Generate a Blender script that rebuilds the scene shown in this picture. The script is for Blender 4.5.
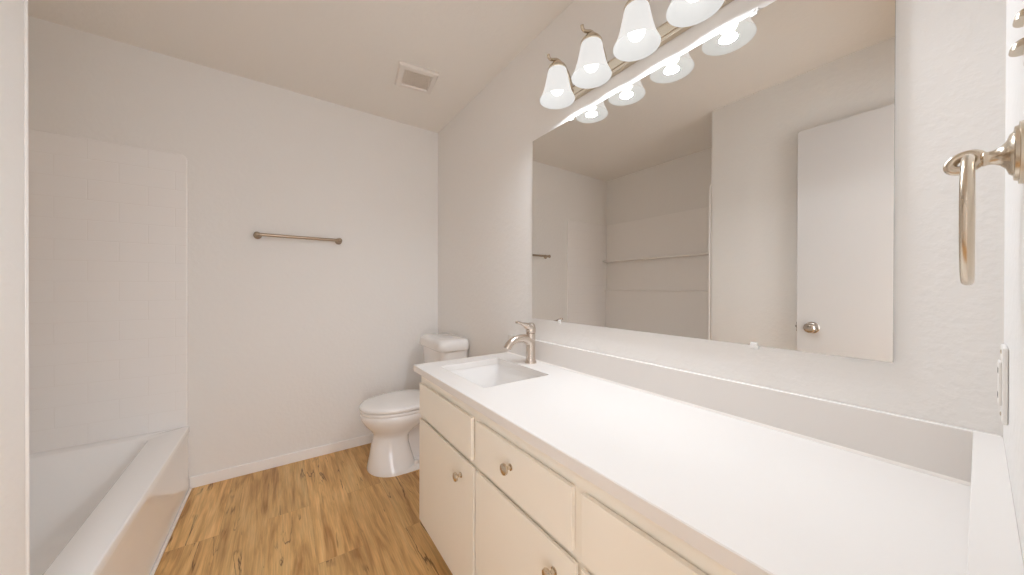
import bpy, bmesh, math, random
from mathutils import Vector, Matrix

for o in list(bpy.data.objects):
    bpy.data.objects.remove(o, do_unlink=True)
SC = bpy.context.scene
COL = SC.collection
PI = math.pi
random.seed(4)

# ------------------------------------------------------------------ camera
CAM_H = 1.1543
cd = bpy.data.cameras.new('camera')
cam = bpy.data.objects.new('camera', cd)
COL.objects.link(cam)
cd.sensor_fit = 'HORIZONTAL'
cd.sensor_width = 36.0
cd.lens = 328.7632 / 1024 * 36.0
cd.shift_y = 1.365 / 1024
cd.clip_start = 0.005
cam.matrix_world = (Matrix.Translation((0, 0, CAM_H)) @ Matrix.Rotation(math.radians(-35.1324), 4, 'Z')
                    @ Matrix.Rotation(math.radians(90 - 0.1999), 4, 'X') @ Matrix.Rotation(math.radians(0.1397), 4, 'Z'))
SC.camera = cam

# ------------------------------------------------------------------ world, light, exposure
w = bpy.data.worlds.new('world'); SC.world = w; w.use_nodes = True
w.node_tree.nodes['Background'].inputs[0].default_value = (1.0, 0.97, 0.93, 1)
w.node_tree.nodes['Background'].inputs[1].default_value = 0.3
SC.view_settings.view_transform = 'Standard'
SC.view_settings.look = 'None'
SC.view_settings.gamma = 1.0
SC.view_settings.use_curve_mapping = False
SC.view_settings.exposure = 0.0
SC.cycles.max_bounces = 20
SC.cycles.diffuse_bounces = 16
SC.cycles.glossy_bounces = 8
BULB_W = 2.2        # each vanity bulb
SHADE_E = 0.72      # glow of the frosted glass
HALL_W = 44.0       # unseen fill light added in the hallway behind the camera

def area(name, loc, rot, sx, sy, power, color, shape='RECTANGLE'):
    l = bpy.data.lights.new(name, 'AREA'); l.shape = shape; l.size = sx; l.size_y = sy
    l.energy = power; l.color = color
    o = bpy.data.objects.new(name, l); COL.objects.link(o); o.location = loc; o.rotation_euler = rot
    return o
area('hallway_fill', (0.02, -1.43, 1.25), (PI / 2, 0, 0), 2.1, 2.0, HALL_W, (0.88, 0.98, 1.12))  # added soft fill through the doorway, an invented source out of view

# ------------------------------------------------------------------ materials
def srgb(r, g, b):
    f = lambda c: (c / 255 / 12.92) if c / 255 <= 0.04045 else ((c / 255 + 0.055) / 1.055) ** 2.4
    return (f(r), f(g), f(b), 1)

def mat(name, col, rough=0.5, metal=0.0, bump=None, spec=0.5, coat=0.0, emit=None):
    m = bpy.data.materials.new(name); m.use_nodes = True
    nt = m.node_tree; b = nt.nodes['Principled BSDF']
    b.inputs['Base Color'].default_value = col
    b.inputs['Roughness'].default_value = rough
    b.inputs['Metallic'].default_value = metal
    b.inputs['Specular IOR Level'].default_value = spec
    b.inputs['Coat Weight'].default_value = coat
    if emit:
        b.inputs['Emission Color'].default_value = emit[0]
        b.inputs['Emission Strength'].default_value = emit[1]
    if bump:
        scale, strength, dist = bump
        tc = nt.nodes.new('ShaderNodeTexCoord')
        n = nt.nodes.new('ShaderNodeTexNoise'); n.inputs['Scale'].default_value = scale
        n.inputs['Detail'].default_value = 3.0
        r = nt.nodes.new('ShaderNodeValToRGB'); r.color_ramp.elements[0].position = 0.42; r.color_ramp.elements[1].position = 0.66
        bp = nt.nodes.new('ShaderNodeBump'); bp.inputs['Strength'].default_value = strength
        bp.inputs['Distance'].default_value = dist
        nt.links.new(tc.outputs['Object'], n.inputs['Vector'])
        nt.links.new(n.outputs['Fac'], r.inputs['Fac'])
        nt.links.new(r.outputs['Color'], bp.inputs['Height'])
        nt.links.new(bp.outputs['Normal'], b.inputs['Normal'])
    return m

M = {}
M['wall'] = mat('painted_wall', (0.845, 0.828, 0.805, 1), 0.6, bump=(48, 0.12, 0.004), spec=0.3)
M['ceiling'] = mat('painted_ceiling', (0.84, 0.81, 0.765, 1), 0.8, bump=(40, 0.10, 0.004), spec=0.2)
M['trim'] = mat('trim_paint', (0.92, 0.905, 0.89, 1), 0.35)
M['tub'] = mat('tub_enamel', (0.95, 0.945, 0.94, 1), 0.16, coat=0.2)
M['surround'] = mat('surround_acrylic', (0.90, 0.88, 0.86, 1), 0.28)
M['porcelain'] = mat('porcelain', (0.86, 0.84, 0.82, 1), 0.08, coat=0.3)
M['cabinet'] = mat('cabinet_paint', (0.90, 0.855, 0.765, 1), 0.38)
M['shadow_gap'] = mat('toe_kick_shaded', (0.20, 0.13, 0.08, 1), 0.6)  # dark brown has the shade under the cabinet put into the colour
M['counter'] = mat('countertop_quartz', (0.80, 0.77, 0.74, 1), 0.25)
M['nickel'] = mat('brushed_nickel', (0.66, 0.575, 0.465, 1), 0.27, metal=1.0)
M['nickel_dark'] = mat('brushed_nickel_dark', (0.42, 0.34, 0.26, 1), 0.3, metal=1.0)
M['satin'] = mat('satin_nickel', (0.66, 0.58, 0.51, 1), 0.26, metal=1.0)
M['chrome'] = mat('polished_chrome', (0.55, 0.50, 0.45, 1), 0.12, metal=1.0)
M['mirror'] = mat('mirror_silver', (0.80, 0.785, 0.755, 1), 0.0, metal=1.0)
M['mirror_edge'] = mat('mirror_edge', (0.35, 0.36, 0.33, 1), 0.2)
M['plastic'] = mat('white_plastic', (0.85, 0.83, 0.80, 1), 0.3)
M['vent'] = mat('vent_plastic', (0.80, 0.75, 0.70, 1), 0.4)
M['grille'] = mat('vent_grille', (0.74, 0.68, 0.61, 1), 0.6)  # slightly darker and browner than the frame
M['clip'] = mat('clear_clip_plastic', (0.85, 0.84, 0.82, 1), 0.1)
M['dark'] = mat('dark_gap', (0.05, 0.045, 0.04, 1), 0.6)
M['door'] = mat('door_paint', (0.70, 0.685, 0.675, 1), 0.27, spec=0.6)
M['glass'] = mat('frosted_shade', (0.16, 0.16, 0.155, 1), 0.35, emit=((1.0, 0.985, 0.965, 1), SHADE_E))
M['glass_inside'] = mat('frosted_shade_inside', (0.16, 0.16, 0.155, 1), 0.5, emit=((1.0, 0.99, 0.97, 1), 0.60))
M['bulb'] = mat('bulb_glow', (0.9, 0.9, 0.88, 1), 0.3, emit=((1.0, 0.97, 0.93, 1), 2.0))
M['caulk'] = mat('caulk', (0.86, 0.82, 0.77, 1), 0.4)

def floor_material():
    m = bpy.data.materials.new('vinyl_plank_oak'); m.use_nodes = True
    nt = m.node_tree; N = nt.nodes; L = nt.links; b = N['Principled BSDF']
    tc = N.new('ShaderNodeTexCoord')
    mp = N.new('ShaderNodeMapping'); mp.inputs['Rotation'].default_value = (0, 0, PI / 2)
    mp.inputs['Location'].default_value = (0.36, 0.055, 0)
    L.new(tc.outputs['Object'], mp.inputs['Vector'])
    br = N.new('ShaderNodeTexBrick')
    br.inputs['Scale'].default_value = 1.0
    br.inputs['Brick Width'].default_value = 1.22
    br.inputs['Row Height'].default_value = 0.18
    br.inputs['Mortar Size'].default_value = 0.0012
    br.inputs['Mortar Smooth'].default_value = 0.4
    br.inputs['Bias'].default_value = 0.0
    br.offset = 0.37
    br.inputs['Color1'].default_value = (0.0, 0.0, 0.0, 1)
    br.inputs['Color2'].default_value = (1, 1, 1, 1)
    br.inputs['Mortar'].default_value = (0.5, 0.5, 0.5, 1)
    L.new(mp.outputs['Vector'], br.inputs['Vector'])
    # offset the grain per plank
    off = N.new('ShaderNodeVectorMath'); off.operation = 'MULTIPLY_ADD'
    sc = N.new('ShaderNodeVectorMath'); sc.operation = 'MULTIPLY'; sc.inputs[1].default_value = (9.0, 7.0, 3.0)
    L.new(br.outputs['Color'], sc.inputs[0])
    ad = N.new('ShaderNodeVectorMath'); ad.operation = 'ADD'
    L.new(tc.outputs['Object'], ad.inputs[0]); L.new(sc.outputs['Vector'], ad.inputs[1])
    # long soft grain
    g = N.new('ShaderNodeMapping'); g.inputs['Scale'].default_value = (11, 1.15, 1)
    L.new(ad.outputs['Vector'], g.inputs['Vector'])
    n1 = N.new('ShaderNodeTexNoise'); n1.inputs['Scale'].default_value = 1.6; n1.inputs['Detail'].default_value = 5
    n1.inputs['Distortion'].default_value = 1.1
    L.new(g.outputs['Vector'], n1.inputs['Vector'])
    r1 = N.new('ShaderNodeValToRGB')
    e = r1.color_ramp.elements
    e[0].position = 0.30; e[0].color = (0.43, 0.220, 0.072, 1)
    e[1].position = 0.72; e[1].color = (0.80, 0.540, 0.245, 1)
    k = r1.color_ramp.elements.new(0.50); k.color = (0.71, 0.435, 0.175, 1)
    L.new(n1.outputs['Fac'], r1.inputs['Fac'])
    # fine fibres
    g2 = N.new('ShaderNodeMapping'); g2.inputs['Scale'].default_value = (90, 4, 1)
    L.new(ad.outputs['Vector'], g2.inputs['Vector'])
    n2 = N.new('ShaderNodeTexNoise'); n2.inputs['Scale'].default_value = 2.0; n2.inputs['Detail'].default_value = 3
    L.new(g2.outputs['Vector'], n2.inputs['Vector'])
    r2 = N.new('ShaderNodeValToRGB')
    r2.color_ramp.elements[0].position = 0.3; r2.color_ramp.elements[0].color = (0.80, 0.79, 0.78, 1)
    r2.color_ramp.elements[1].position = 0.7; r2.color_ramp.elements[1].color = (1.09, 1.09, 1.09, 1)
    L.new(n2.outputs['Fac'], r2.inputs['Fac'])
    mx = N.new('ShaderNodeMix'); mx.data_type = 'RGBA'; mx.blend_type = 'MULTIPLY'; mx.inputs['Factor'].default_value = 1.0
    L.new(r1.outputs['Color'], mx.inputs['A']); L.new(r2.outputs['Color'], mx.inputs['B'])
    # cracks: thin dark wandering streaks
    g3 = N.new('ShaderNodeMapping'); g3.inputs['Scale'].default_value = (9.0, 0.9, 1)
    L.new(ad.outputs['Vector'], g3.inputs['Vector'])
    n3 = N.new('ShaderNodeTexNoise'); n3.inputs['Scale'].default_value = 1.5; n3.inputs['Detail'].default_value = 6
    n3.inputs['Distortion'].default_value = 0.5
    L.new(g3.outputs['Vector'], n3.inputs['Vector'])
    ab = N.new('ShaderNodeMath'); ab.operation = 'SUBTRACT'; ab.inputs[1].default_value = 0.56
    L.new(n3.outputs['Fac'], ab.inputs[0])
    ab2 = N.new('ShaderNodeMath'); ab2.operation = 'ABSOLUTE'; L.new(ab.outputs[0], ab2.inputs[0])
    r3 = N.new('ShaderNodeValToRGB')
    r3.color_ramp.elements[0].position = 0.0; r3.color_ramp.elements[0].color = (1, 1, 1, 1)
    r3.color_ramp.elements[1].position = 0.016; r3.color_ramp.elements[1].color = (0, 0, 0, 1)
    L.new(ab2.outputs[0], r3.inputs['Fac'])
    n4 = N.new('ShaderNodeTexNoise'); n4.inputs['Scale'].default_value = 4.5; n4.inputs['Detail'].default_value = 2
    L.new(ad.outputs['Vector'], n4.inputs['Vector'])
    r4 = N.new('ShaderNodeValToRGB')
    r4.color_ramp.elements[0].position = 0.49; r4.color_ramp.elements[0].color = (0, 0, 0, 1)
    r4.color_ramp.elements[1].position = 0.58; r4.color_ramp.elements[1].color = (1, 1, 1, 1)
    L.new(n4.outputs['Fac'], r4.inputs['Fac'])
    ck = N.new('ShaderNodeMath'); ck.operation = 'MULTIPLY'
    L.new(r3.outputs['Color'], ck.inputs[0]); L.new(r4.outputs['Color'], ck.inputs[1])
    ck2 = N.new('ShaderNodeMath'); ck2.operation = 'MULTIPLY'; ck2.inputs[1].default_value = 0.92
    L.new(ck.outputs[0], ck2.inputs[0])
    mx2 = N.new('ShaderNodeMix'); mx2.data_type = 'RGBA'; mx2.inputs['B'].default_value = (0.10, 0.042, 0.013, 1)
    L.new(ck2.outputs[0], mx2.inputs['Factor']); L.new(mx.outputs['Result'], mx2.inputs['A'])
    # per plank tone
    pt = N.new('ShaderNodeMapRange'); pt.inputs['To Min'].default_value = 0.90; pt.inputs['To Max'].default_value = 1.10
    L.new(br.outputs['Color'], pt.inputs['Value'])
    mx3 = N.new('ShaderNodeVectorMath'); mx3.operation = 'SCALE'
    L.new(mx2.outputs['Result'], mx3.inputs[0]); L.new(pt.outputs['Result'], mx3.inputs['Scale'])
    # joints
    jm = N.new('ShaderNodeMath'); jm.operation = 'MULTIPLY'; jm.inputs[1].default_value = 0.22
    L.new(br.outputs['Fac'], jm.inputs[0])
    mx4 = N.new('ShaderNodeMix'); mx4.data_type = 'RGBA'; mx4.inputs['B'].default_value = (0.16, 0.075, 0.026, 1)
    L.new(jm.outputs[0], mx4.inputs['Factor']); L.new(mx3.outputs['Vector'], mx4.inputs['A'])
    L.new(mx4.outputs['Result'], b.inputs['Base Color'])
    b.inputs['Roughness'].default_value = 0.42
    b.inputs['Specular IOR Level'].default_value = 0.35
    return m
M['floor'] = floor_material()

def tile_material():
    m = bpy.data.materials.new('surround_tile_pattern'); m.use_nodes = True
    nt = m.node_tree; N = nt.nodes; L = nt.links; b = N['Principled BSDF']
    tc = N.new('ShaderNodeTexCoord')
    sx = N.new('ShaderNodeSeparateXYZ'); cb = N.new('ShaderNodeCombineXYZ')
    L.new(tc.outputs['Object'], sx.inputs[0])
    L.new(sx.outputs['X'], cb.inputs['X']); L.new(sx.outputs['Z'], cb.inputs['Y'])
    mp = N.new('ShaderNodeMapping'); mp.inputs['Location'].default_value = (0.02, -0.411, 0)
    L.new(cb.outputs[0], mp.inputs['Vector'])
    br = N.new('ShaderNodeTexBrick'); br.inputs['Scale'].default_value = 1.0
    br.inputs['Brick Width'].default_value = 0.21; br.inputs['Row Height'].default_value = 0.1027
    br.inputs['Mortar Size'].default_value = 0.0022; br.inputs['Mortar Smooth'].default_value = 0.6
    L.new(mp.outputs['Vector'], br.inputs['Vector'])
    base = (0.905, 0.885, 0.87, 1)
    br.inputs['Color1'].default_value = base; br.inputs['Color2'].default_value = base
    br.inputs['Mortar'].default_value = (0.88, 0.855, 0.835, 1)
    L.new(br.outputs['Color'], b.inputs['Base Color'])
    bp = N.new('ShaderNodeBump'); bp.inputs['Strength'].default_value = 0.3; bp.inputs['Distance'].default_value = 0.002
    bp.invert = True
    L.new(br.outputs['Fac'], bp.inputs['Height']); L.new(bp.outputs['Normal'], b.inputs['Normal'])
    b.inputs['Roughness'].default_value = 0.25
    return m
M['tile'] = tile_material()

# ------------------------------------------------------------------ mesh helpers
def new(): return bmesh.new()

def box(bm, x0, x1, y0, y1, z0, z1, bev=0.0, seg=2):
    g = bmesh.ops.create_cube(bm, size=1.0)
    vs = g['verts']
    for v in vs:
        v.co = Vector(((x0 + x1) / 2 + v.co.x * (x1 - x0), (y0 + y1) / 2 + v.co.y * (y1 - y0), (z0 + z1) / 2 + v.co.z * (z1 - z0)))
    if bev > 0:
        es = list({e for v in vs for e in v.link_edges})
        bmesh.ops.bevel(bm, geom=es, offset=bev, segments=seg, affect='EDGES', profile=0.5)

def loft(bm, loops, cap0=True, cap1=True, closed=True):
    rings = [[bm.verts.new(p) for p in l] for l in loops]
    n = len(rings[0])
    for a, c in zip(rings, rings[1:]):
        for i in range(n if closed else n - 1):
            j = (i + 1) % n
            bm.faces.new((a[i], a[j], c[j], c[i]))
    if cap0: bm.faces.new(list(reversed(rings[0])))
    if cap1: bm.faces.new(rings[-1])
    return rings

def lathe(bm, prof, center, axis='Z', n=32, cap=True):
    """prof: list of (radius, height along axis)"""
    c = Vector(center)
    ax = {'Z': (Vector((1, 0, 0)), Vector((0, 1, 0)), Vector((0, 0, 1))),
          'X': (Vector((0, 1, 0)), Vector((0, 0, 1)), Vector((1, 0, 0))),
          'Y': (Vector((0, 0, 1)), Vector((1, 0, 0)), Vector((0, 1, 0)))}[axis] if isinstance(axis, str) else axis
    loops = []
    for r, t in prof:
        r = max(r, 1e-5)
        loops.append([c + ax[0] * (r * math.cos(2 * PI * i / n)) + ax[1] * (r * math.sin(2 * PI * i / n)) + ax[2] * t for i in range(n)])
    loft(bm, loops, cap, cap)

def catmull(pts, k=8):
    pts = [Vector(p) for p in pts]
    P = [pts[0] * 2 - pts[1]] + pts + [pts[-1] * 2 - pts[-2]]
    out = []
    for i in range(1, len(P) - 2):
        a, b, c, d = P[i - 1:i + 3]
        for s in range(k):
            t = s / k
            out.append(0.5 * ((2 * b) + (c - a) * t + (2 * a - 5 * b + 4 * c - d) * t * t + (3 * b - a - 3 * c + d) * t ** 3))
    out.append(pts[-1])
    return out

def tube(bm, path, radii, n=14, flat=1.0, up=None, closed=False):
    """sweep; radii one value or one per path point; flat squashes along the binormal"""
    path = [Vector(p) for p in path]
    m = len(path)
    if not hasattr(radii, '__len__'): radii = [radii] * m
    if len(radii) != m:
        rr = []
        for i in range(m):
            t = i / (m - 1) * (len(radii) - 1); a = int(min(t, len(radii) - 2)); f = t - a
            rr.append(radii[a] * (1 - f) + radii[a + 1] * f)
        radii = rr
    nrm = None; loops = []
    for i, p in enumerate(path):
        if closed: t = path[(i + 1) % m] - path[i - 1]
        else: t = path[min(i + 1, m - 1)] - path[max(i - 1, 0)]
        t.normalize()
        if nrm is None:
            ref = Vector(up) if up else (Vector((0, 0, 1)) if abs(t.z) < 0.9 else Vector((1, 0, 0)))
            nrm = (ref - t * ref.dot(t)).normalized()
        else:
            nrm = (nrm - t * nrm.dot(t)).normalized()
        bi = t.cross(nrm)
        loops.append([p + nrm * (radii[i] * math.cos(2 * PI * k / n)) + bi * (radii[i] * flat * math.sin(2 * PI * k / n)) for k in range(n)])
    if closed:
        loops.append(loops[0]); loft(bm, loops, False, False)
        bmesh.ops.remove_doubles(bm, verts=bm.verts, dist=1e-6)
    else:
        loft(bm, loops)

def rrect(x0, x1, y0, y1, r, z, n=8, fx=None):
    pts = []
    for cx, cy, a0 in ((x1 - r, y1 - r, 0), (x0 + r, y1 - r, PI / 2), (x0 + r, y0 + r, PI), (x1 - r, y0 + r, 1.5 * PI)):
        for i in range(n + 1):
            a = a0 + PI / 2 * i / n
            pts.append(Vector((cx + r * math.cos(a), cy + r * math.sin(a), z)))
    if fx:
        for p in pts: p.x += fx(p)
    return pts

def finish(bm, name, m, parent=None, smooth=True, angle=40, mats=None):
    bmesh.ops.recalc_face_normals(bm, faces=bm.faces)
    me = bpy.data.meshes.new(name)
    if smooth:
        for f in bm.faces: f.smooth = True
        lim = math.radians(angle)
        for e in bm.edges:
            if len(e.link_faces) == 2 and e.calc_face_angle(0) > lim: e.smooth = False
    bm.to_mesh(me); bm.free()
    o = bpy.data.objects.new(name, me); COL.objects.link(o)
    me.materials.append(m)
    for x in (mats or []): me.materials.append(x)
    if parent:
        o.parent = parent
        o.matrix_parent_inverse = Matrix.Identity(4)
        off = Vector(parent.location)
        pp = parent.parent
        while pp: off += Vector(pp.location); pp = pp.parent
        me.transform(Matrix.Translation(-off))
    return o

def origin(o, loc):
    """put a top-level mesh's origin at loc, geometry unmoved"""
    o.data.transform(Matrix.Translation(-Vector(loc))); o.location = loc
    return o

def thing(name, label, cat, loc, group=None):
    o = bpy.data.objects.new(name, None); COL.objects.link(o)
    o.empty_display_size = 0.05
    o.location = loc; o['label'] = label; o['category'] = cat
    if group: o['group'] = group
    return o

def tag(o, label, cat, group=None):
    o['label'] = label; o['category'] = cat
    if group: o['group'] = group
    return o

def struct(name, bm, m, label=None, smooth=False):
    o = finish(bm, name, m, None, smooth)
    o['kind'] = 'structure'
    if label: o['label'] = label
    return o

# ------------------------------------------------------------------ the room
XR, YB, XL, XA, YN, YP, H = 1.0731, 2.6006, -0.425, -1.092, -0.026, 1.130, 2.44
T = 0.12
b = new(); box(b, -1.3, XR + T, -1.45, YB + T, -0.08, 0.0); struct('floor', b, M['floor'])
b = new(); box(b, -1.3, XR + T, -1.45, YB + T, H, H + 0.08); struct('ceiling', b, M['ceiling'])
b = new(); box(b, -1.3, XR + T, YB, YB + T, 0, H); struct('wall_back', b, M['wall'])
b = new(); box(b, XR, XR + T, -1.45, YB, 0, H); struct('wall_right', b, M['wall'])
b = new(); box(b, XA - T, XA, 0.9, YB, 0, H); struct('wall_alcove', b, M['wall'])
# the partition: its end closes the tub alcove, its long face carries on towards the door; rounded corner bead
b = new()
r = 0.018
poly = [(XL, YN)] + [(XL - r + r * math.cos(a), YP - r + r * math.sin(a)) for a in [PI / 2 * i / 6 for i in range(7)]] + [(XA, YP), (XA, YP - T), (XL - T, YP - T), (XL - T, YN)]
loft(b, [[Vector((x, y, 0)) for x, y in poly], [Vector((x, y, H)) for x, y in poly]])
struct('wall_left', b, M['wall'], smooth=True)
# the wall the camera's doorway is in
b = new()
DX0, DX1, DZ = -0.395, 0.235, 2.085
for x0, x1, z0, z1 in ((-0.54, DX0 - 0.02, 0, H), (DX1 + 0.02, XR, 0, H), (DX0 - 0.02, DX1 + 0.02, DZ + 0.02, H)):
    box(b, x0, x1, YN - T, YN, z0, z1)
struct('wall_near', b, M['wall'])
b = new()
box(b, DX0 - 0.02, DX0, YN - T - 0.005, YN + 0.002, 0, DZ, 0.002)
box(b, DX1, DX1 + 0.02, YN - T - 0.005, YN + 0.002, 0, DZ, 0.002)
box(b, DX0 - 0.02, DX1 + 0.02, YN - T - 0.005, YN + 0.002, DZ, DZ + 0.02, 0.002)
struct('trim_1', b, M['trim'])
# hallway shell behind the doorway
b = new(); box(b, -1.3, -1.18, -1.45, YN - T, 0, H); struct('wall_hall_left', b, M['wall'])
b = new(); box(b, -1.3, XR, -1.57, -1.45, 0, H); struct('wall_hall_back', b, M['wall'])
b = new(); box(b, -1.18, -0.54, YN - T, YN, 0, H); struct('wall_hall_side', b, M['wall'])

def baseboard(name, x0, x1, y0, y1, face):
    b = new(); box(b, x0, x1, y0, y1, 0, 0.065, 0.003); struct(name, b, M['trim'])
baseboard('baseboard_back', -0.425, XR, YB - 0.012, YB, 'y')
baseboard('baseboard_right', XR - 0.012, XR, 1.56, YB - 0.012, 'x')
baseboard('baseboard_left', XL, XL + 0.012, 0.62, YP - 0.02, 'x')
b = new(); tube(b, [(-0.421, YP + 0.005, 0.003), (-0.421, YB - 0.013, 0.003)], 0.0065, 10); struct('trim_2', b, M['caulk'], smooth=True)

# open flush door against the left wall
d = finish((lambda bm: (box(bm, -0.395, -0.36, -0.015, 0.620, 0.012, 2.075, 0.0015), bm)[1])(new()), 'door_1', M['door'], None, False)
d['kind'] = 'structure'; d['label'] = 'plain white flush bathroom door opened flat against the left wall'
origin(d, (-0.378, -0.015, 0.012))
b = new()
kz, ky = 0.93, 0.551
lathe(b, [(0.0, 0.001), (0.033, 0.001), (0.033, 0.004), (0.028, 0.008), (0.013, 0.011), (0.012, 0.030), (0.018, 0.034), (0.026, 0.042), (0.0285, 0.051), (0.026, 0.060), (0.018, 0.066), (0.006, 0.068), (0.0, 0.068)], (-0.360, ky, kz), 'X', 28, False)
k = finish(b, 'door_knob', M['chrome'], d)
b = new(); box(b, -0.3975, -0.3585, 0.6195, 0.6215, kz - 0.028, kz + 0.028, 0.0005); lathe(b, [(0.008, 0.0), (0.008, 0.006), (0.003, 0.010)], (-0.378, 0.621, kz), 'Y', 14)
finish(b, 'latch_plate', M['chrome'], d)
b = new()
for z in (0.2, 1.05, 1.9):
    lathe(b, [(0.006, -0.045), (0.006, 0.045)], (-0.353, -0.019, z), 'Z', 12)
finish(b, 'hinge', M['nickel'], d)

# ------------------------------------------------------------------ bathtub
TR = 0.360
t = thing('bathtub', 'white alcove bathtub with a flat wide rim below the tiled surround', 'bathtub', (-0.77, 1.85, 0.0))
b = new()
fx = lambda p: (-0.030 * max(0, min(1, (p.y - 1.35) / 0.95)) if p.x > -0.75 else 0)
loops = [rrect(XA + 0.0005, -0.4265, YP + 0.0005, YB - 0.0005, 0.003, TR - 0.035),
         rrect(XA + 0.0005, -0.4265, YP + 0.0005, YB - 0.0005, 0.003, TR - 0.006),
         rrect(XA + 0.0005, -0.4285, YP + 0.0005, YB - 0.0005, 0.003, TR - 0.0015),
         rrect(XA + 0.0005, -0.4320, YP + 0.0005, YB - 0.0005, 0.003, TR),
         rrect(-1.045, -0.528, 1.215, 2.525, 0.055, TR, fx=fx),
         rrect(-1.041, -0.534, 1.206, 2.519, 0.055, TR - 0.004, fx=fx),
         rrect(-1.037, -0.540, 1.212, 2.513, 0.055, TR - 0.016, fx=fx),
         rrect(-1.025, -0.560, 1.23, 2.46, 0.09, TR - 0.12, fx=fx),
         rrect(-1.01, -0.585, 1.26, 2.40, 0.11, TR - 0.24, fx=fx),
         rrect(-0.98, -0.615, 1.31, 2.34, 0.12, TR - 0.295, fx=fx),
         rrect(-0.92, -0.67, 1.40, 2.25, 0.10, TR - 0.31, fx=fx)]
loft(b, loops, cap0=False, cap1=True)
finish(b, 'basin', M['tub'], t, angle=60)
b = new()
# apron with a very shallow recessed middle
prof = [(-0.428, 0.0), (-0.428, 0.05), (-0.4315, 0.075), (-0.4315, TR - 0.075), (-0.4285, TR - 0.05), (-0.4285, TR - 0.03), (-0.47, TR - 0.03), (-0.47, 0.0)]
loft(b, [[Vector((x, y, z)) for x, z in prof] for y in (YP + 0.001, YB - 0.001)])
finish(b, 'apron', M['tub'], t)
b = new(); lathe(b, [(0.0, 0.0), (0.034, 0.0), (0.034, 0.003), (0.026, 0.006), (0.0, 0.006)], (-0.79, 1.52, TR - 0.31), 'Z', 24, False)
finish(b, 'drain', M['chrome'], t)

# ------------------------------------------------------------------ tub surround
SZ0, SZ1 = TR + 0.0005, 1.903
t = thing('tub_surround', 'off white moulded surround lining the three walls above the bathtub', 'tub surround', (XA, YB, SZ0))
b = new()
x0, x1, rr = XA + 0.001, -0.433, 0.03
prof = [(x0, SZ0), (x1, SZ0)] + [(x1 - rr + rr * math.cos(a), SZ1 - rr + rr * math.sin(a)) for a in [PI / 2 * i / 8 for i in range(9)]] + [(x0, SZ1)]
loft(b, [[Vector((x, YB - 0.0005, z)) for x, z in prof], [Vector((x, YB - 0.009, z)) for x, z in prof],
         [Vector((x - (0.006 if x > -0.6 else 0), YB - 0.012, z - (0.006 if z > 1.6 else 0))) for x, z in prof]])
o = finish(b, 'tiled_panel', M['tile'], t, smooth=False)
o['label'] = 'surround panel with faint brick tile pattern'
# keep the tile pattern in world coordinates
b = new()
box(b, XA + 0.0005, XA + 0.016, YP + 0.001, YB - 0.013, 1.475, SZ1, 0.003)
box(b, XA + 0.0005, XA + 0.010, YP + 0.001, YB - 0.013, 1.128, 1.462, 0.004)
box(b, XA + 0.0005, XA + 0.030, YP + 0.001, YB - 0.013, SZ0, 1.130, 0.006)
finish(b, 'long_panel', M['surround'], t, smooth=False)
b = new(); box(b, XA + 0.001, XA + 0.085, YP + 0.02, YB - 0.014, 1.461, 1.480, 0.005, 3)
finish(b, 'shelf', M['surround'], t)
b = new(); box(b, XA + 0.001, XA + 0.055, YP + 0.02, YB - 0.014, 1.124, 1.136, 0.004, 3)
finish(b, 'shelf', M['surround'], t)
b = new(); box(b, XA + 0.032, -0.4285, YP + 0.0005, YP + 0.012, SZ0, SZ1, 0.004)
finish(b, 'end_panel', M['surround'], t, smooth=False)

# ------------------------------------------------------------------ towel bar
t = thing('towel_bar', 'slim brushed nickel towel bar fixed to the back wall', 'towel bar', (0.11, YB, 1.478))
TBX0, TBX1, TBY, TBZ = -0.118, 0.332, YB - 0.062, 1.477
b = new(); tube(b, [(TBX0 + 0.008, TBY, TBZ), (TBX1 - 0.008, TBY, TBZ)], 0.0100, 16); finish(b, 'bar', M['nickel_dark'], t)
for x in (TBX0, TBX1):
    b = new()
    lathe(b, [(0.022, 0.0), (0.022, 0.005), (0.018, 0.009), (0.013, 0.014), (0.010, 0.022), (0.010, 0.045), (0.013, 0.052), (0.0160, 0.060), (0.0160, 0.068), (0.011, 0.074), (0.004, 0.077), (0.0, 0.077)],
          (x, YB - 0.0005, TBZ), (Vector((1, 0, 0)), Vector((0, 0, 1)), Vector((0, -1, 0))), 24, False)
    finish(b, 'post', M['nickel_dark'], t)

# ------------------------------------------------------------------ toilet (faces -x)
TY = 2.212
t = thing('toilet', 'white two piece toilet with closed lid between vanity and back wall', 'toilet', (0.75, TY, 0.0))
def egg(xf, xb, hw, z, n=48, p=2.0, flat=0.55):
    """plan outline: rounded front tip at xf, blunter back at xb, half width hw"""
    xm = xf + (xb - xf) * 0.56
    pts = []
    for i in range(n):
        a = 2 * PI * i / n
        c, s = math.cos(a), math.sin(a)
        if c < 0: x = xm + (xm - xf) * c
        else: x = xm + (xb - xm) * (abs(c) ** flat)
        pts.append(Vector((x, TY + hw * math.copysign(abs(s) ** (2 / p if c < 0 else 0.85), s), z)))
    return pts
b = new()
# front column and bowl
bowl = [(0.0, 0.446, 0.735, 0.168), (0.010, 0.446, 0.735, 0.168), (0.03, 0.450, 0.725, 0.158), (0.09, 0.460, 0.71, 0.124), (0.15, 0.470, 0.695, 0.109),
        (0.20, 0.483, 0.695, 0.103), (0.225, 0.482, 0.715, 0.110), (0.25, 0.463, 0.745, 0.130), (0.28, 0.437, 0.79, 0.156), (0.305, 0.420, 0.83, 0.171),
        (0.322, 0.411, 0.85, 0.178), (0.335, 0.407, 0.86, 0.181), (0.357, 0.405, 0.865, 0.182), (0.363, 0.410, 0.860, 0.178)]
loft(b, [egg(xf, xb, hw, z) for z, xf, xb, hw in bowl])
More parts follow.
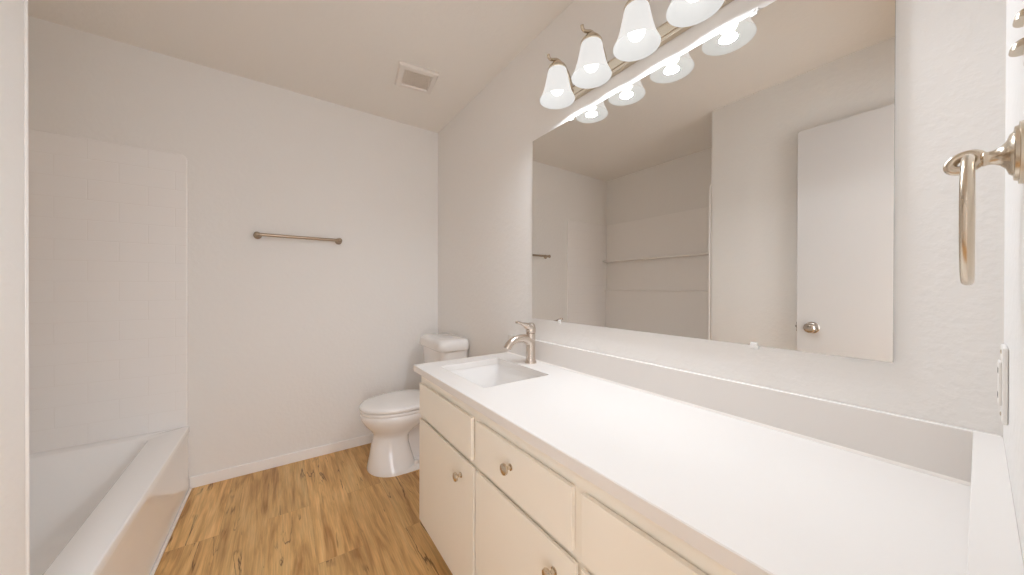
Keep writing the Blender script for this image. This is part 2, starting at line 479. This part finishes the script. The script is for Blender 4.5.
# trapway behind the column and the foot flange
rear = [(0.0, 0.58, 1.03, 0.170), (0.010, 0.58, 1.03, 0.170), (0.022, 0.59, 1.02, 0.158), (0.030, 0.60, 1.01, 0.060), (0.20, 0.62, 1.00, 0.050), (0.255, 0.62, 1.00, 0.065), (0.31, 0.62, 1.03, 0.12)]
loft(b, [rrect(x0, x1, TY - hw, TY + hw, min(hw * 0.6, 0.06), z) for z, x0, x1, hw in rear])
# deck the tank sits on
loft(b, [rrect(0.72, 1.05, TY - 0.10, TY + 0.10, 0.04, 0.26), rrect(0.72, 1.055, TY - 0.155, TY + 0.155, 0.05, 0.31), rrect(0.72, 1.055, TY - 0.165, TY + 0.165, 0.05, 0.362)])
finish(b, 'bowl', M['porcelain'], t, angle=55)
b = new()
loft(b, [egg(0.406, 0.845, 0.181, 0.3632), egg(0.4045, 0.848, 0.1825, 0.365), egg(0.4045, 0.848, 0.1825, 0.380), egg(0.407, 0.845, 0.180, 0.383)])
finish(b, 'seat', M['porcelain'], t, angle=60)
b = new()
loft(b, [egg(0.425, 0.83, 0.165, 0.3832), egg(0.425, 0.83, 0.165, 0.3895), egg(0.402, 0.848, 0.188, 0.3900), egg(0.400, 0.85, 0.190, 0.394), egg(0.400, 0.85, 0.190, 0.404), egg(0.405, 0.846, 0.186, 0.412),
         egg(0.423, 0.83, 0.172, 0.418), egg(0.47, 0.79, 0.135, 0.424), egg(0.54, 0.73, 0.075, 0.427)])
finish(b, 'lid', M['porcelain'], t, angle=60)
for s in (-0.075, 0.075):
    b = new(); box(b, 0.835, 0.862, TY + s - 0.02, TY + s + 0.02, 0.3625, 0.402, 0.008, 3)
    finish(b, 'lid_hinge', M['porcelain'], t)
def tank_loop(x0, x1, hw, z, bow=0.012):
    pts = rrect(x0, x1, TY - hw, TY + hw, 0.045, z, 8)
    for p in pts:
        if p.x < (x0 + x1) / 2:
            p.x -= bow * (1 - ((p.y - TY) / hw) ** 2)
    return pts
b = new()
loft(b, [tank_loop(0.90, 1.058, 0.165, 0.364), tank_loop(0.888, 1.060, 0.182, 0.40), tank_loop(0.874, 1.062, 0.194, 0.60), tank_loop(0.866, 1.063, 0.200, 0.728)])
finish(b, 'tank', M['porcelain'], t, angle=60)
b = new()
loft(b, [tank_loop(0.866, 1.064, 0.203, 0.7285), tank_loop(0.850, 1.065, 0.211, 0.731), tank_loop(0.846, 1.0655, 0.214, 0.738), tank_loop(0.846, 1.0655, 0.214, 0.774), tank_loop(0.850, 1.064, 0.210, 0.788),
         tank_loop(0.862, 1.060, 0.202, 0.799), tank_loop(0.885, 1.050, 0.180, 0.805)])
finish(b, 'tank_lid', M['porcelain'], t, angle=60)
for s in (-1, 1):
    b = new(); lathe(b, [(0.017, 0.0), (0.017, 0.010), (0.013, 0.022), (0.0, 0.026)], (0.715, TY + s * 0.132, 0.0215), 'Z', 18, False)
    finish(b, 'bolt_cap', M['porcelain'], t)

# ------------------------------------------------------------------ vanity cabinet
CX, FX, PX = 1.0725, 0.551, 0.535          # wall side, face frame, panel faces
CY0, CY1 = YN + 0.001, 1.537
CB, CT = 0.060, 0.7545
t = thing('vanity_cabinet', 'cream painted vanity cabinet with flat panels and nickel knobs under the white countertop', 'cabinet', (0.82, 0.75, 0.0))
b = new()
box(b, FX, FX + 0.019, CY0, CY1, CB, CT, 0.001)                       # face frame
box(b, FX + 0.019, CX, CY1 - 0.016, CY1, CB, CT)                      # end panel
box(b, FX + 0.019, CX, CY0, CY0 + 0.016, CB, CT)
box(b, FX + 0.019, CX, CY0 + 0.016, CY1 - 0.016, CB, CB + 0.016)      # bottom
box(b, CX - 0.012, CX, CY0 + 0.016, CY1 - 0.016, CB + 0.016, CT)      # back
finish(b, 'carcass', M['cabinet'], t, smooth=False)
b = new(); box(b, FX + 0.075, FX + 0.09, CY0, CY1 - 0.02, 0.0, CB); box(b, FX + 0.09, CX, CY1 - 0.036, CY1 - 0.02, 0.0, CB)
finish(b, 'toe_kick', M['shadow_gap'], t, smooth=False)
def panel(name, y0, y1, z0, z1):
    b = new(); box(b, PX, 0.5445 if name == 'door' else 0.5475, y0, y1, z0, z1, 0.0012, 2)
    return finish(b, name, M['cabinet'], t, smooth=False)
def knob(parent, y, z):
    b = new()
    lathe(b, [(0.010, 0.0), (0.010, 0.002), (0.006, 0.004), (0.0052, 0.012), (0.0075, 0.015), (0.0150, 0.019), (0.0162, 0.023), (0.0150, 0.0265), (0.009, 0.029), (0.0, 0.030)],
          (PX, y, z), (Vector((0, 1, 0)), Vector((0, 0, 1)), Vector((-1, 0, 0))), 24, False)
    finish(b, 'knob', M['nickel'], parent)
DZ0, DZ1, RZ0, RZ1 = CB + 0.002, 0.539, 0.558, 0.705
panel('false_front', 1.003, 1.516, RZ0, RZ1)
dr = panel('drawer', 0.526, 0.971, RZ0, RZ1); knob(dr, 0.766, 0.644)
dr2 = panel('drawer', 0.030, 0.497, RZ0, RZ1); knob(dr2, 0.262, 0.640)
d1 = panel('door', 0.988, 1.516, DZ0, DZ1); knob(d1, 1.079, 0.475)
d2 = panel('door', 0.513, 0.971, DZ0, DZ1); knob(d2, 0.582, 0.477)
d3 = panel('door', 0.030, 0.497, DZ0, DZ1); knob(d3, 0.420, 0.477)

# ------------------------------------------------------------------ countertop with undermount opening
KT, KB = 0.7845, 0.7550
KX0, KX1, KY0, KY1 = 0.5205, 1.0725, YN + 0.0005, 1.558
SX0, SX1, SY0, SY1 = 0.613, 0.936, 1.048, 1.456
t = thing('vanity_countertop', 'long white countertop on top of the cream vanity cabinet', 'countertop', (0.80, 0.76, KB))
b = new()
def ring(z, dx):
    return [Vector(p) for p in ((KX0 + dx, KY0, z), (KX1, KY0, z), (KX1, KY1 - dx, z), (KX0 + dx, KY1 - dx, z))]
inner = rrect(SX0, SX1, SY0, SY1, 0.012, KT, 4)
def slab(bm):
    ov = [[bm.verts.new(p) for p in ring(z, dx)] for z, dx in ((KB, 0.0), (KT - 0.002, 0.0), (KT, 0.002))]
    for a, c in zip(ov, ov[1:]):
        for i in range(4):
            bm.faces.new((a[i], a[(i + 1) % 4], c[(i + 1) % 4], c[i]))
    it = [bm.verts.new(p) for p in inner]; ib = [bm.verts.new((p.x, p.y, KB)) for p in inner]
    n = len(it)
    for i in range(n): bm.faces.new((it[i], it[(i + 1) % n], ib[(i + 1) % n], ib[i]))
    for o, I in ((ov[2], it), (ov[0], ib)):
        es = [bm.edges.get((o[i], o[(i + 1) % 4])) for i in range(4)] + [bm.edges.get((I[i], I[(i + 1) % n])) for i in range(n)]
        bmesh.ops.triangle_fill(bm, edges=es, use_beauty=True)
slab(b)
finish(b, 'slab', M['counter'], t, smooth=False)
b = new(); box(b, 1.0595, KX1, KY0, 1.548, KT + 0.0002, 0.888, 0.003, 3); o = finish(b, 'backsplash', M['counter'], None, smooth=False); origin(o, (1.065, 0.76, KT))
bs = o; tag(o, 'long low white backsplash strip under the mirror along the back of the countertop', 'backsplash')
b = new(); loft(b, [[Vector((x, y, z)) for x, z in ((1.0594, KT + 0.0003), (1.0555, KT + 0.0003), (1.0570, KT + 0.003), (1.0594, KT + 0.006))] for y in (0.0057, 1.548)])
o = finish(b, 'caulk_bead', M['caulk'], bs)
b = new(); box(b, KX0 + 0.002, 1.0593, YN + 0.0001, 0.0055, KT + 0.0002, 0.888, 0.0006); o = finish(b, 'side_splash', M['counter'], None, smooth=False); origin(o, (0.79, -0.01, KT))
tag(o, 'short white side splash at the near end of the countertop under the outlet', 'side splash')

# ------------------------------------------------------------------ sink
t = thing('undermount_sink', 'rectangular white undermount sink set into the countertop under the faucet', 'sink', (0.77, 1.24, 0.60))
b = new()
loops = [rrect(SX0 - 0.03, SX1 + 0.03, SY0 - 0.03, SY1 + 0.03, 0.03, KB - 0.001),
         rrect(SX0 - 0.004, SX1 + 0.004, SY0 - 0.004, SY1 + 0.004, 0.016, KB - 0.001),
         rrect(SX0 + 0.002, SX1 - 0.002, SY0 + 0.002, SY1 - 0.002, 0.018, KB - 0.03),
         rrect(SX0 + 0.012, SX1 - 0.012, SY0 + 0.012, SY1 - 0.012, 0.025, KB - 0.115),
         rrect(SX0 + 0.030, SX1 - 0.030, SY0 + 0.030, SY1 - 0.030, 0.03, KB - 0.135),
         rrect(SX0 + 0.12, SX1 - 0.12, SY0 + 0.15, SY1 - 0.15, 0.03, KB - 0.142),
         rrect(SX0 + 0.138, SX1 - 0.138, SY0 + 0.18, SY1 - 0.18, 0.02, KB - 0.143)]
loft(b, loops, cap0=False)
# underside shell
outer = [rrect(SX0 - 0.03, SX1 + 0.03, SY0 - 0.03, SY1 + 0.03, 0.03, KB - 0.001), rrect(SX0 - 0.03, SX1 + 0.03, SY0 - 0.03, SY1 + 0.03, 0.03, KB - 0.015),
         rrect(SX0 - 0.010, SX1 + 0.010, SY0 - 0.010, SY1 + 0.010, 0.025, KB - 0.02), rrect(SX0, SX1, SY0, SY1, 0.03, KB - 0.14), rrect(SX0 + 0.03, SX1 - 0.03, SY0 + 0.03, SY1 - 0.03, 0.03, KB - 0.155)]
loft(b, outer, cap0=False)
bmesh.ops.remove_doubles(b, verts=b.verts, dist=1e-6)
finish(b, 'basin', M['porcelain'], t, angle=50)
b = new(); lathe(b, [(0.0, 0.0), (0.022, 0.0), (0.022, 0.002), (0.017, 0.004), (0.0, 0.0035)], ((SX0 + SX1) / 2, (SY0 + SY1) / 2, KB - 0.143), 'Z', 24, False)
finish(b, 'drain', M['nickel'], t)

# ------------------------------------------------------------------ faucet
FXc, FYc = 1.006, 1.269
t = thing('faucet', 'brushed nickel single lever faucet standing behind the sink', 'faucet', (FXc, FYc, KT))
b = new()
lathe(b, [(0.029, 0.0), (0.0295, 0.003), (0.028, 0.007), (0.0245, 0.013), (0.0228, 0.025), (0.0222, 0.06), (0.0225, 0.110), (0.0230, 0.146)], (FXc, FYc, KT), 'Z', 28)
finish(b, 'body', M['satin'], t, angle=50)
b = new()
path = catmull([(FXc + 0.004, FYc, 0.860), (FXc - 0.006, FYc, 0.890), (FXc - 0.040, FYc, 0.908), (FXc - 0.080, FYc, 0.909), (FXc - 0.112, FYc, 0.899), (FXc - 0.132, FYc, 0.882), (FXc - 0.140, FYc, 0.868)], 6)
tube(b, path, [0.019, 0.0235, 0.0205, 0.0180, 0.0175, 0.0175, 0.0175], 18, 1.0, up=(0, 1, 0))
finish(b, 'spout', M['satin'], t, angle=60)
b = new()
lathe(b, [(0.0215, 0.0), (0.0235, 0.002), (0.0245, 0.012), (0.0245, 0.026), (0.0215, 0.039), (0.015, 0.047), (0.007, 0.051), (0.0, 0.0515)], (FXc, FYc, KT + 0.147), 'Z', 28, True)
path = catmull([(FXc - 0.004, FYc, 0.958), (FXc - 0.024, FYc, 0.968), (FXc - 0.052, FYc, 0.980), (FXc - 0.082, FYc, 0.990)], 6)
tube(b, path, [0.020, 0.0165, 0.0075, 0.0060], 14, 1.3, up=(0, 0, 1))
finish(b, 'handle', M['satin'], t, angle=60)
b = new(); lathe(b, [(0.0062, 0.0), (0.0068, 0.003), (0.0050, 0.008), (0.0, 0.009)], (FXc - 0.0815, FYc, 0.990), (Vector((0, 1, 0)), Vector((0, 0, 1)), Vector((-1, 0, 0))), 14, True)
o = finish(b, 'handle_tip', M['nickel_dark'], t); o['label'] = 'darker end of the lever'

# ------------------------------------------------------------------ mirror
MY0, MY1, MZ0, MZ1 = 0.1051, 1.3337, 0.997, 1.9123
t = thing('wall_mirror', 'large frameless rectangular mirror on the wall above the backsplash', 'mirror', (XR, (MY0 + MY1) / 2, MZ0))
b = new(); box(b, XR - 0.006, XR - 0.0006, MY0, MY1, MZ0, MZ1)
o = finish(b, 'glass', M['mirror'], t, smooth=False, mats=[M['mirror_edge']])
for p in o.data.polygons:
    if abs(p.normal.x) < 0.5: p.material_index = 1
for y, z, s in ((1.05, MZ1, 1), (0.36, MZ1, 1), (1.13, MZ0, -1), (0.356, MZ0, -1)):
    b = new()
    box(b, XR - 0.0095, XR - 0.0006, y - 0.010, y + 0.010, min(z, z + s * 0.010) + (0.0004 if s > 0 else -0.0004), max(z, z + s * 0.010) + (0.0004 if s > 0 else -0.0004), 0.001)
    box(b, XR - 0.0095, XR - 0.0066, y - 0.008, y + 0.008, min(z - s * 0.008, z + s * 0.002), max(z - s * 0.008, z + s * 0.002), 0.001)
    lathe(b, [(0.003, 0), (0.003, 0.002), (0, 0.0025)], (XR - 0.0095, y, z + s * 0.005), (Vector((0, 1, 0)), Vector((0, 0, 1)), Vector((-1, 0, 0))), 10, False)
    finish(b, 'mirror_clip', M['clip'], t)

# ------------------------------------------------------------------ vanity light: four frosted shades on a nickel bar
LX, LZ = 0.960, 1.952
LY = (1.034, 0.847, 0.654, 0.467)
t = thing('vanity_light', 'four shade brushed nickel vanity light glowing above the mirror', 'vanity light', (XR, 0.75, 2.005))
b = new(); box(b, 1.046, XR - 0.0005, 0.40, 1.090, 1.985, 2.040, 0.004, 2)
box(b, 1.040, 1.047, 0.415, 1.075, 1.995, 2.030, 0.003, 2)
finish(b, 'backplate', M['nickel'], t, smooth=False)
for i, y in enumerate(LY):
    b = new()
    path = catmull([(1.044, y, 2.014), (1.036, y, 2.052), (1.018, y, 2.088), (0.990, y, 2.112), (0.960, y, 2.120), (0.938, y, 2.113), (0.922, y, 2.108), (0.912, y, 2.113), (0.909, y, 2.123)], 6)
    tube(b, path, [0.0085, 0.008, 0.0075, 0.007, 0.007, 0.0065, 0.006, 0.006, 0.0065], 12)
    lathe(b, [(0.014, 0.0), (0.013, 0.006), (0.008, 0.010)], (1.0405, y, 2.013), (Vector((0, 1, 0)), Vector((0, 0, 1)), Vector((-1, 0, 0))), 18)
    finish(b, 'arm', M['nickel'], t)
    b = new()
    lathe(b, [(0.0, 0.0), (0.0395, 0.0), (0.0400, 0.004), (0.034, 0.015), (0.022, 0.027), (0.012, 0.036), (0.006, 0.040), (0.0, 0.040)], (LX, y, 2.078), 'Z', 28, False)
    finish(b, 'socket_cap', M['nickel'], t)
    b = new()
    prof = [(0.030, 0.124), (0.0385, 0.122), (0.0410, 0.112), (0.0465, 0.085), (0.0530, 0.055), (0.0600, 0.030), (0.0690, 0.010), (0.0740, 0.000),
            (0.0715, 0.0005), (0.0665, 0.010), (0.0575, 0.030), (0.0505, 0.055), (0.0440, 0.085), (0.0385, 0.110), (0.028, 0.119)]
    lathe(b, prof, (LX, y, LZ), 'Z', 40, False)
    sh = finish(b, 'lamp_shade', M['glass'], t, angle=60, mats=[M['glass_inside']])
    for p in sh.data.polygons:
        c = p.center + Vector(t.location) - Vector((LX, y, 0))
        if p.normal.x * c.x + p.normal.y * c.y < 0: p.material_index = 1
    b = new()
    lathe(b, [(0.0, 0.0), (0.010, 0.002), (0.020, 0.008), (0.026, 0.018), (0.0275, 0.028), (0.025, 0.042), (0.018, 0.060), (0.0135, 0.075), (0.013, 0.090)], (LX, y, LZ + 0.020), 'Z', 24, False)
    finish(b, 'bulb', M['bulb'], t)
    l = bpy.data.lights.new('bulb_light', 'AREA'); l.shape = 'DISK'; l.size = 0.05; l.spread = math.radians(165); l.energy = BULB_W; l.color = (0.90, 0.97, 1.06)
    lo = bpy.data.objects.new('bulb_light', l); COL.objects.link(lo); lo.location = (LX, y, LZ + 0.003)

# ------------------------------------------------------------------ ceiling vent
t = thing('ceiling_vent', 'square white exhaust fan cover on the ceiling near the back corner', 'vent', (0.680, 1.990, H))
b = new()
o_ = 0.112
def sq(h, z): return [Vector((0.680 + x * h, 1.990 + y * h, z)) for x, y in ((-1, -1), (1, -1), (1, 1), (-1, 1))]
loft(b, [sq(o_, H - 0.0005), sq(o_, H - 0.012), sq(o_ - 0.006, H - 0.019), sq(o_ - 0.030, H - 0.022), sq(o_ - 0.034, H - 0.012), sq(o_ - 0.034, H - 0.004)], cap0=False, cap1=False)
fr = finish(b, 'frame', M['vent'], t, smooth=False)
b = new()
for i in range(15):
    x = 0.680 - 0.074 + i * 0.148 / 14
    box(b, x - 0.0035, x + 0.0035, 1.990 - 0.078, 1.990 + 0.078, H - 0.013, H - 0.006)
box(b, 0.680 - 0.078, 0.680 + 0.078, 1.990 - 0.078, 1.990 + 0.078, H - 0.006, H - 0.002)
gr = finish(b, 'grille', M['grille'], t, smooth=False)
t.rotation_euler = (0, 0, math.radians(-8.5))

# ------------------------------------------------------------------ towel ring on the near wall
RX, RY, RZ = 0.62, 0.0075, 1.294
t = thing('towel_ring', 'brushed nickel towel ring hanging from its round post beside the mirror', 'towel ring', (RX, YN, RZ))
b = new()
yax = (Vector((0, 0, 1)), Vector((1, 0, 0)), Vector((0, 1, 0)))
lathe(b, [(0.0315, 0.0), (0.0315, 0.003), (0.0280, 0.0034), (0.0272, 0.0058), (0.0225, 0.0064), (0.0200, 0.0088), (0.0140, 0.0105), (0.0095, 0.014), (0.0072, 0.018), (0.0070, 0.0215), (0.0078, 0.024), (0.006, 0.026)], (RX, YN, RZ), yax, 32)
finish(b, 'post', M['nickel'], t, angle=35)
b = new()
n = 36
pts = [(RX + 0.002 * math.sin(2 * PI * i / n), RY + 0.0022 + 0.0100 * math.cos(2 * PI * i / n), RZ + 0.0082 * math.sin(2 * PI * i / n) - 0.002 * math.cos(2 * PI * i / n)) for i in range(n)]
tube(b, pts, 0.0050, 14, 1.0, up=(1, 0, 0), closed=True)
finish(b, 'eyelet', M['nickel'], t)
b = new()
n = 64; R_ = 0.067
pts = [(RX + R_ * math.sin(2 * PI * i / n), RY, RZ - 0.0645 + R_ * math.cos(2 * PI * i / n)) for i in range(n)]
tube(b, pts, 0.0046, 14, 1.0, up=(0, 1, 0), closed=True)
finish(b, 'ring', M['nickel'], t)

# ------------------------------------------------------------------ outlet on the near wall above the side splash
OX, OZ = 0.92, 1.008
t = thing('wall_outlet', 'white wall outlet plate above the countertop corner', 'outlet', (OX, YN, OZ))
b = new(); box(b, OX - 0.035, OX + 0.035, YN + 0.0003, YN + 0.0055, OZ - 0.0575, OZ + 0.0575, 0.0018, 2); finish(b, 'cover_plate', M['plastic'], t, smooth=False)
b = new(); box(b, OX - 0.0165, OX + 0.0165, YN + 0.0055, YN + 0.0085, OZ - 0.0335, OZ + 0.0335, 0.001)
finish(b, 'receptacle', M['plastic'], t, smooth=False)
for s in (-1, 1):
    b = new(); lathe(b, [(0.0032, 0.0), (0.0032, 0.0008), (0.001, 0.0014)], (OX, YN + 0.0055, OZ + s * 0.0485), yax, 12)
    finish(b, 'screw', M['nickel'], t)
for s in (-1, 1):
    for dx in (-0.006, 0.006):
        b = new(); box(b, OX + dx - 0.001, OX + dx + 0.001, YN + 0.0083, YN + 0.0088, OZ + s * 0.019 - 0.004, OZ + s * 0.019 + 0.004)
        finish(b, 'slot', M['dark'], t, smooth=False)

# ------------------------------------------------------------------ pair of hooded nickel lips high on the near wall
t = thing('robe_hook', 'small metal wall hook with two hooded lips above the towel ring', 'hook', (0.565, YN, 1.40))
b = new(); box(b, 0.552, 0.578, YN + 0.0002, YN + 0.003, 1.366, 1.428, 0.001); finish(b, 'mounting_plate', M['plastic'], t, smooth=False)
for z, d_ in ((1.3765, 0.0080), (1.4035, 0.0060)):
    b = new()
    loops = []
    for k in range(7):
        a = PI / 2 * k / 6
        s = math.cos(a)
        loops.append([Vector((0.565 + 0.012 * max(s, 0.02) * math.cos(q), YN + 0.003 + d_ * max(s, 0.02) * math.sin(q), z + 0.0105 * math.sin(a))) for q in [PI * j / 12 for j in range(13)]])
    loft(b, loops)
    finish(b, 'hook_lip', M['nickel'], t)
